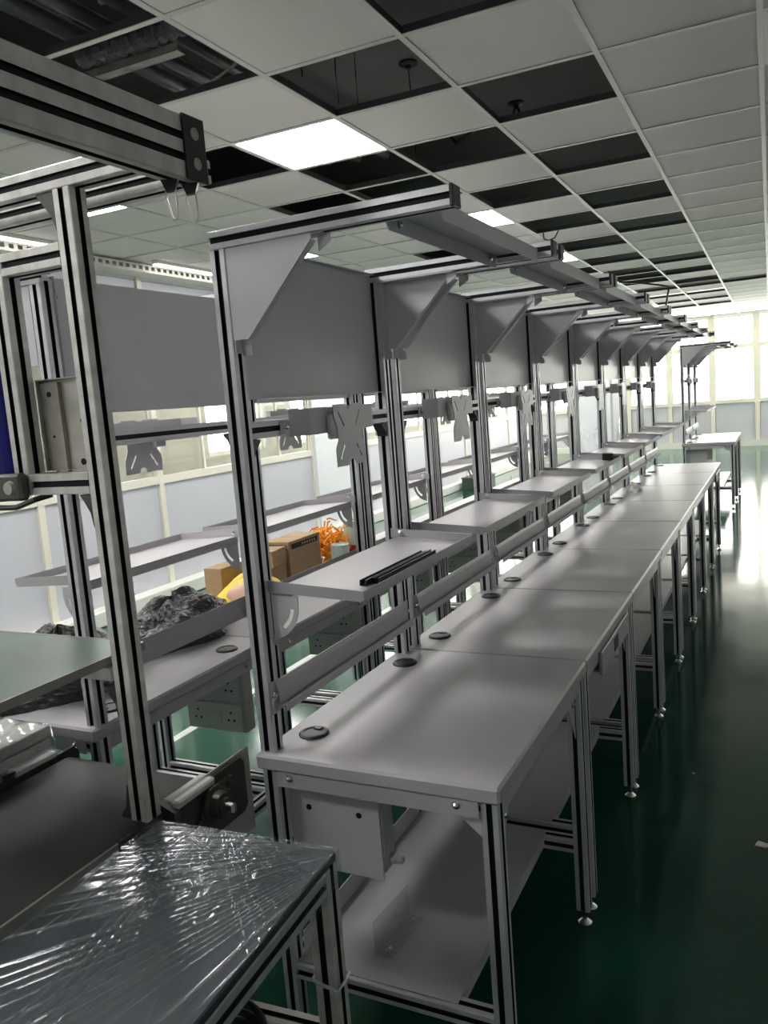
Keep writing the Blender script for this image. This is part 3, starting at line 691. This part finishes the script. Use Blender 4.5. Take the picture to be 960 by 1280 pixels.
# wrapped pallet and crate farther back
wp = thing('wrapped_bundle', 'tall bundle wrapped in crumpled clear plastic behind the left-hand row', 'bundle', (-2.5, 12.4, 0))
MB().bbox(-0.30, 0.30, -0.4, 0.4, 0, 1.70, 0.03).obj('load', 'white_wall', wp)
wb = blob(0.40, 0.52, 1.74, 77, 48, 24, 0.08, 4); wb.obj('plastic_wrap', 'wrap', wp)
gc = MB().box(-0.2, 0.2, -0.3, 0.3, 0, 0.01).box(-0.2, -0.19, -0.3, 0.3, 0.01, 0.2).box(0.19, 0.2, -0.3, 0.3, 0.01, 0.2).box(-0.19, 0.19, -0.3, -0.29, 0.01, 0.2).box(-0.19, 0.19, 0.29, 0.3, 0.01, 0.2).box(-0.21, 0.21, -0.31, 0.31, 0.2, 0.22)
obj_at(gc, 'plastic_crate', 'green_crate', 'dark green plastic crate on the floor near the partition plinth', 'crate', (*RM(-4.6, 13.4), 0), ROOM_ROT)
obj_at(MB().prism([(-0.02, -0.012), (0.018, -0.018), (0.025, 0.008), (-0.01, 0.02)], 'z', 0, 0.003), 'paper_scrap', 'paper', 'small white paper scrap on the green floor at the right edge', 'paper', (-0.085, 2.89, 0.0005))

# ------------------------------------------------------------------ belt conveyor
ZB = 0.76; XC0, XC1, YC0, YC1 = -1.70, -1.245, -0.9, 1.475
cv = thing('belt_conveyor', 'dark rubber belt conveyor ending beside the nearest workbench', 'conveyor', ((XC0+XC1)/2, 0, 0))
cx = (XC0+XC1)/2; hw = (XC1-XC0)/2
r = 0.05
bp_ = [(YC0, ZB), (YC1-r, ZB)] + [(YC1-r+r*math.sin(t), ZB-r+r*math.cos(t)) for t in [PI*q/10 for q in range(1, 10)]] + [(YC1-r, ZB-2*r), (YC0, ZB-2*r), (YC0, ZB-2*r+0.004), (YC1-r, ZB-2*r+0.004)] + [(YC1-r+(r-0.004)*math.sin(t), ZB-r+(r-0.004)*math.cos(t)) for t in [PI*q/10 for q in range(9, 0, -1)]] + [(YC1-r, ZB-0.004), (YC0, ZB-0.004)]
MB().prism(bp_, 'x', -hw, hw).obj('belt', 'belt', cv)
rl = MB().lathe([(0.012, -hw-0.05), (0.012, -hw-0.004), (r-0.005, -hw+0.002), (r-0.005, hw-0.002), (0.012, hw+0.004), (0.012, hw+0.085)], (0, YC1-r, ZB-r), 20, 'x').obj('end_roller', 'chrome', cv)
MB().box(-hw+0.004, hw-0.004, YC0, YC1-2*r-0.02, ZB-0.03, ZB-0.0045).obj('slider_bed', 'steel', cv)
for s, nm in ((-1, 'left'), (1, 'right')):
    xs = sorted((s*(hw+0.006), s*(hw+0.012)))
    fr = MB().box(*xs, YC0, YC1-0.25, ZB-0.16, ZB+0.005)
    fr.box(*sorted((s*(hw+0.006), s*(hw+0.045))), YC0, YC1-0.25, ZB-0.16, ZB-0.155)
    fr.obj('side_frame', 'conv', cv)
    ye = YC1 + (0.085 if s > 0 else 0.012)
    pl = [(YC1-0.34, ZB-0.13), (ye-0.015, ZB-0.13), (ye, ZB-0.115), (ye, ZB-0.005), (ye-0.015, ZB+0.012), (YC1-0.34, ZB+0.012)]
    bpl = MB().prism(pl, 'x', *sorted((s*(hw+0.013), s*(hw+0.021)))).obj('bearing_plate', 'dark_steel', cv)
    c0 = s*(hw+0.021)
    prf = [(0, 0), (0.045, 0), (0.045, 0.012), (0.034, 0.016), (0.030, 0.034), (0.020, 0.036), (0.018, 0.040), (0.0, 0.040)]
    fl = MB().lathe([(a, c0+s*b) for a, b in prf], (0, YC1-r, ZB-r), 20, 'x')
    fl.lathe([(0.015, c0), (0.015, c0+s*0.014)], (0, YC1-r-0.062, ZB-r-0.028), 12, 'x'); fl.lathe([(0.015, c0), (0.015, c0+s*0.014)], (0, YC1-r+0.062, ZB-r+0.028), 12, 'x')
    fl.prism([(YC1-r-0.075, ZB-r-0.045), (YC1-r-0.045, ZB-r-0.05), (YC1-r+0.04, ZB-r-0.03), (YC1-r+0.075, ZB-r+0.03), (YC1-r+0.06, ZB-r+0.045), (YC1-r-0.03, ZB-r+0.035)], 'x', *sorted((c0, c0+s*0.010)))
    if s > 0: fl.obj('flange_bearing', 'dark_steel', bpl)
    gd = MB()
    for o_ in (0.004, 0.030): gd.bbox(*sorted((s*(hw+0.000+o_), s*(hw+0.022+o_))), YC1-0.195, YC1-0.065, ZB+0.012, ZB+0.030, 0.004)
    gd.obj('guide_block', 'uhmw', cv)
    MB().prism([(s*(hw-0.002), ZB+0.035), (s*(hw+0.055), ZB+0.012), (s*(hw+0.055), ZB-0.02), (s*(hw+0.012), ZB-0.02), (s*(hw+0.012), ZB+0.004)], 'y', YC1-0.212, YC1-0.198).obj('guide_end', 'dark_steel', cv)
    for y in (-0.5, 0.9):
        prof('leg', cv, (s*(hw+0.035), y, 0), 'z', ZB-0.165, 'alu_old', w=0.045, h=0.045)
prof('cross_member', cv, (-hw-0.012, 0.9, 0.3), 'x', 2*hw+0.024, 'alu_old', w=0.045, h=0.045)
# pale cover plate running on past the roller towards the bench frame
MB().bbox(hw+0.007, hw+0.0115, YC1-0.245, YC1+0.12, ZB-0.20, ZB+0.020, 0.001).obj('guard_panel', 'conv', cv)
lw = MB().box(-hw-0.34, -hw-0.05, -0.2, YC1-0.10, ZB-0.02, ZB-0.014)
lw.obj('side_ledge', 'conv', cv)
# wrapped stack on the ledge
ws = thing('wrapped_stack', 'stack of grey plates wrapped in shiny clear film beside the conveyor belt', 'stack', (-1.83, 1.10, ZB-0.0135), 0.02)
for i in range(3): MB().bbox(-0.10, 0.10, -0.32, 0.32, 0.004+0.034*i, 0.034+0.034*i, 0.003).obj('plate', 'steel', ws)
wv = []; wf_ = []
nx, ny = 30, 60
fm = MB()
for j in range(ny+1):
    for i in range(nx+1):
        u, v = i/nx*2-1, j/ny*2-1
        e = max(abs(u), abs(v)); 
        xx, yy_ = u*0.118, v*0.338
        z = 0.114 + 0.004*math.sin(9*u+14*v+2*math.sin(5*v)) + 0.003*math.sin(31*v+6*u)
        if e > 0.93: z = 0.114*(1-(e-0.93)/0.07) + 0.001
        wv.append((xx, yy_, z))
for j in range(ny):
    for i in range(nx): wf_.append((j*(nx+1)+i, j*(nx+1)+i+1, (j+1)*(nx+1)+i+1, (j+1)*(nx+1)+i))
fm.add(wv, wf_).obj('plastic_wrap', 'film', ws, smooth=True)

# ------------------------------------------------------------------ machine gantry over the conveyor
PX, PY = -1.245, 1.235
gn = thing('machine_gantry', 'slotted aluminium gantry frame standing over the conveyor at the left', 'gantry', (PX, PY, 0))
P45 = dict(m='alu_old', w=0.045, h=0.045)
def gp(name, x, y, z, ax, Lh, **k): return prof(name, gn, (x-PX, y-PY, z), ax, Lh, **{**P45, **k})
gp('post', PX, PY, 0.773, 'z', 2.075-0.773)
gp('hanger_post', -1.457, PY, 1.480, 'z', 0.495)
gp('cross_rail', -1.4345, PY, 1.955, 'x', 0.167); gp('cross_rail', -1.4345, PY, 1.503, 'x', 0.167)
gp('top_beam', -2.0, PY, 2.0975, 'x', 1.035); gp('top_beam', -2.0, 1.37, 2.0975, 'x', 0.98)
prof('main_beam', gn, (-0.9425-PX, -0.6-PY, 2.080), 'y', 1.838, m='alu_old', w=0.045, h=0.106, sy=(-0.0175, 0.0175), slot=0.0135)
ep = MB().box(-0.9195-PX, -0.9155-PX, 1.185-PY, 1.242-PY, 2.026, 2.134).obj('joint_plate', 'black', gn)
for z in (2.055, 2.105): MB().lathe([(0.0105, 0), (0.0105, 0.002), (0.007, 0.0022), (0.006, 0.001), (0.0, 0.001)], (-0.9155-PX, 1.213-PY, z), 16, 'x').obj('screw', 'steel', ep)
MB().prism([(-0.0235, 1.478), (-0.06, 1.478), (-0.05, 1.465), (-0.035, 1.44), (-0.030, 1.41), (-0.0235, 1.41)], 'y', -0.015, 0.015).obj('corner_casting', 'dark_steel', gn)
MB().prism([(-0.0235, 2.074), (-0.075, 2.074), (-0.06, 2.055), (-0.04, 2.03), (-0.030, 2.0), (-0.0235, 1.99)], 'y', -0.015, 0.015).obj('corner_casting', 'dark_steel', gn)
# sheet metal box between the rails
sb = MB(); bx0, bx1, by0, by1, bz0, bz1 = -1.434-PX, -1.285-PX, 0.024, 0.105, 1.527, 1.722
by1 = 0.044
sb.box(bx0, bx1, by1-0.002, by1, bz0, bz1).box(bx0, bx0+0.002, by0, by1, bz0, bz1).box(bx1-0.002, bx1, by0, by1, bz0, bz1).box(bx0, bx1, by0, by1, bz1-0.002, bz1).box(bx0, bx1, by0, by1, bz0, bz0+0.002)
sb.box(bx0+0.004, bx0+0.055, by1-0.012, by1-0.002, bz0+0.002, bz1-0.008)
so = sb.obj('sheet_box', 'steel', gn)
for (x, z, rr_) in ((bx0+0.028, 1.69, 0.006), (bx0+0.028, 1.60, 0.003)): MB().lathe([(rr_, by1-0.0135), (rr_, by1-0.0115)], (x, 0, z), 10, 'y').obj('screw_hole', 'slot', so)
for (x, z, rr_) in ((bx1-0.045, 1.63, 0.004), (bx1-0.043, 1.595, 0.004), (bx1-0.055, 1.543, 0.007)): MB().lathe([(rr_, by1-0.004), (rr_, by1-0.001)], (x, 0, z), 10, 'y').obj('screw_hole', 'slot', so)
bk = MB().bbox(-1.545-PX, -1.432-PX, -0.052, -0.026, 1.472, 1.530, 0.006).obj('clamp_block', 'dark_steel', gn)
for x in (-1.52, -1.46): MB().lathe([(0.013, -0.060), (0.016, -0.052)], (x-PX, 0, 1.50), 14, 'y').obj('clamp_bolt', 'steel', bk)
MB().tube([(-1.56-PX, -0.04, 1.475), (-1.51-PX, -0.045, 1.458), (-1.46-PX, -0.045, 1.458), (-1.42-PX, -0.03, 1.472), (-1.40-PX, 0.0, 1.479)], 0.006, 8).obj('cable', 'black', gn)
MB().lathe([(0.0, 1.527), (0.042, 1.527), (0.042, 1.80), (0.0, 1.80)], (-1.527-PX, 0.0, 0), 24).obj('blue_cylinder', 'blue', gn)
gp('cylinder_rail', -1.70, PY+0.0, 1.503, 'x', 0.2205)
# glass shelf
gs = MB().box(-1.98-PX, -1.292-PX+0.0, 0.55-PY, 1.33-PY, 1.116, 1.130).obj('glass_shelf', 'green_glass', gn)
MB().box(-1.292-PX, -1.287-PX, 0.55-PY, 1.33-PY, 1.112, 1.131).box(-1.98-PX, -1.287-PX, 1.33-PY, 1.335-PY, 1.112, 1.131).obj('edge_trim', 'glass_edge', gs)
prof('shelf_rail', gn, (-1.98-PX, 0.015, 1.090), 'x', 0.69, m='alu_old', w=0.03, h=0.045, sx=(), )
MB().prism([(-0.0235, 1.066), (-0.06, 1.066), (-0.05, 1.05), (-0.035, 1.03), (-0.030, 1.0), (-0.0235, 1.0)], 'y', -0.015, 0.015).obj('corner_casting', 'dark_steel', gn)
MB().prism([(-0.0235, 0.774), (-0.05, 0.774), (-0.05, 0.781), (-0.035, 0.80), (-0.0265, 0.85), (-0.0235, 0.85)], 'y', -0.02, 0.02).obj('foot_casting', 'dark_steel', gn)
# spring clips hanging from the main beam
for i, (x, y) in enumerate([(-0.95, 1.175), (-0.938, 1.215)]):
    K = thing('hanging_clip', ['left wire clip hanging under the big slotted beam', 'right wire clip hanging under the big slotted beam'][i], 'clip', (x, y, 2.027), 0.5, 'wire clips under the big beam')
    MB().prism([(-0.014, 0), (0.016, 0), (0.009, -0.018), (-0.006, -0.020)], 'y', -0.006, 0.006).obj('holder', 'black', K)
    MB().tube([(-0.007, 0, -0.012), (-0.008, 0, -0.03), (-0.002, 0, -0.058), (0.001, 0, -0.066), (0.006, 0, -0.067), (0.009, 0, -0.060), (0.010, 0, -0.04), (0.009, 0, -0.012)], 0.0021, 6).obj('wire', 'hook', K)

# ------------------------------------------------------------------ film-wrapped table in the foreground
ft = thing('wrapped_table', 'dark-topped aluminium table wrapped in wrinkled clear film in the near left corner', 'table', (-0.962, 1.195, 0), math.radians(3.6))
TW, TL, TZ = 0.205, 0.95, 0.80
MB().bbox(-TW, TW, -TL, 0, TZ-0.018, TZ, 0.003).obj('tabletop', 'slate', ft)
for s in (-1, 1):
    prof('frame_rail', ft, (s*(TW-0.0225), -TL+0.045, TZ-0.041), 'y', TL-0.09, m='alu_old', w=0.045, h=0.045)
    for y in (-0.0225, -TL+0.0225): prof('leg', ft, (s*(TW-0.0225), y, 0), 'z', TZ-0.018, m='alu_old', w=0.045, h=0.045)
for y in (-0.0225, -TL+0.0225):
    prof('cross_rail', ft, (-TW+0.045, y, TZ-0.041), 'x', 2*TW-0.09, m='alu_old', w=0.045, h=0.045)
prof('low_rail', ft, (-TW+0.045, -0.0225, 0.42), 'x', 2*TW-0.09, m='alu_old', w=0.045, h=0.045)
prof('low_rail', ft, (-TW+0.0225, -TL+0.045, 0.42), 'y', TL-0.09, m='alu_old', w=0.045, h=0.045)
MB().box(-TW+0.045, TW-0.045, -TL+0.05, -0.046, 0.443, 0.447).obj('low_shelf', 'steel', ft)
lx, ly = TW-0.0225, -0.0225
MB().tube([(lx+0.026*sx, ly+0.026*sy, 0.56-0.006*(sx+1)) for sx, sy in ((-1, -1), (0, -1.05), (1, -1), (1.05, 0), (1, 1), (0, 1.05), (-1, 1), (-1.05, 0), (-1, -1))], 0.0035, 6).obj('cable_tie', 'wrap', ft)
# the film: ridges fan out from the two far corners
def film_h(x, y):
    h = 0.0
    for (cx_, cy_, nf, amp, fall) in ((TW+0.05, 0.03, 120.0, 0.0040, 0.8), (-TW+0.10, 0.08, 90.0, 0.0022, 1.3)):
        dx, dy = x-cx_, y-cy_; rr2 = math.hypot(dx, dy); th = math.atan2(dy, dx)
        ph = th*nf*0.5 + 2.2*math.sin(th*9.0) + 1.1*math.sin(th*23.0+1.0) + 0.5*math.sin(9*rr2)
        w = 1-abs(math.sin(ph))
        h += amp*(w**3)*min(1, rr2/0.10)*math.exp(-rr2*fall)*(0.35+0.65*(0.5+0.5*math.sin(th*14+rr2*5))**1.5)
    m_ = math.exp(-((x-0.02)**2/0.012+(y+0.13)**2/0.016))
    h += 0.0011*m_*math.sin(75*x+60*y+2.6*math.sin(41*y-20*x)+1.7*math.sin(63*x))
    h += 0.0007*m_*math.sin(150*x-80*y+2.2*math.sin(70*x+55*y))
    h += 0.0004*math.sin(33*x+21*y)
    return h
fv = []; ff = []
NX, NY = 260, 560
for j in range(NY+1):
    for i in range(NX+1):
        u, v = -1.0+2*i/NX, -1.0+2*j/NY
        xx = u*(TW+0.004); yy_ = -TL/2 + v*(TL/2+0.004)
        fv.append((xx, yy_, TZ+0.003+max(0, film_h(xx, yy_)+0.0005)))
for j in range(NY):
    for i in range(NX): ff.append((j*(NX+1)+i, j*(NX+1)+i+1, (j+1)*(NX+1)+i+1, (j+1)*(NX+1)+i))
fo = MB().add(fv, ff)
skirt = MB()
def skirt_run(p, q, n):
    out = Vector((q[1]-p[1], -(q[0]-p[0]), 0)).normalized()
    vs = []; fs = []
    for i in range(n+1):
        t = i/n; b = Vector((p[0]+(q[0]-p[0])*t, p[1]+(q[1]-p[1])*t, 0))
        for k in range(6):
            z = TZ+0.003-0.014*k
            o_ = 0.002*abs(math.sin(40*t+k))*k/3 + 0.001
            vs.append(tuple(b + out*o_ + Vector((0, 0, z))))
    for i in range(n):
        for k in range(5): fs.append((i*6+k, (i+1)*6+k, (i+1)*6+k+1, i*6+k+1))
    skirt.add(vs, fs)
e = 0.004
skirt_run((-TW-e, -TL-e), (TW+e, -TL-e), 60); skirt_run((TW+e, -TL-e), (TW+e, e), 120); skirt_run((TW+e, e), (-TW-e, e), 60); skirt_run((-TW-e, e), (-TW-e, -TL-e), 120)
fo.add(skirt.v, skirt.f)
fo.obj('plastic_film', 'film', ft, smooth=True)
# cable coil on the low shelf of the wrapped table
cc = MB()
for q in range(3):
    cc.tube([((0.075+0.006*q)*math.cos(a), (0.11+0.008*q)*math.sin(a), 0.008+0.012*q+0.004*math.sin(3*a+q)) for a in [2*PI*k/28 for k in range(29)]], 0.007, 8, caps=False)
x0, y0 = -0.94, 1.02
obj_at(cc, 'cable_coil', 'black', 'coil of black cable lying on the low shelf of the wrapped table', 'cable', (x0, y0, 0.447), 0.2)
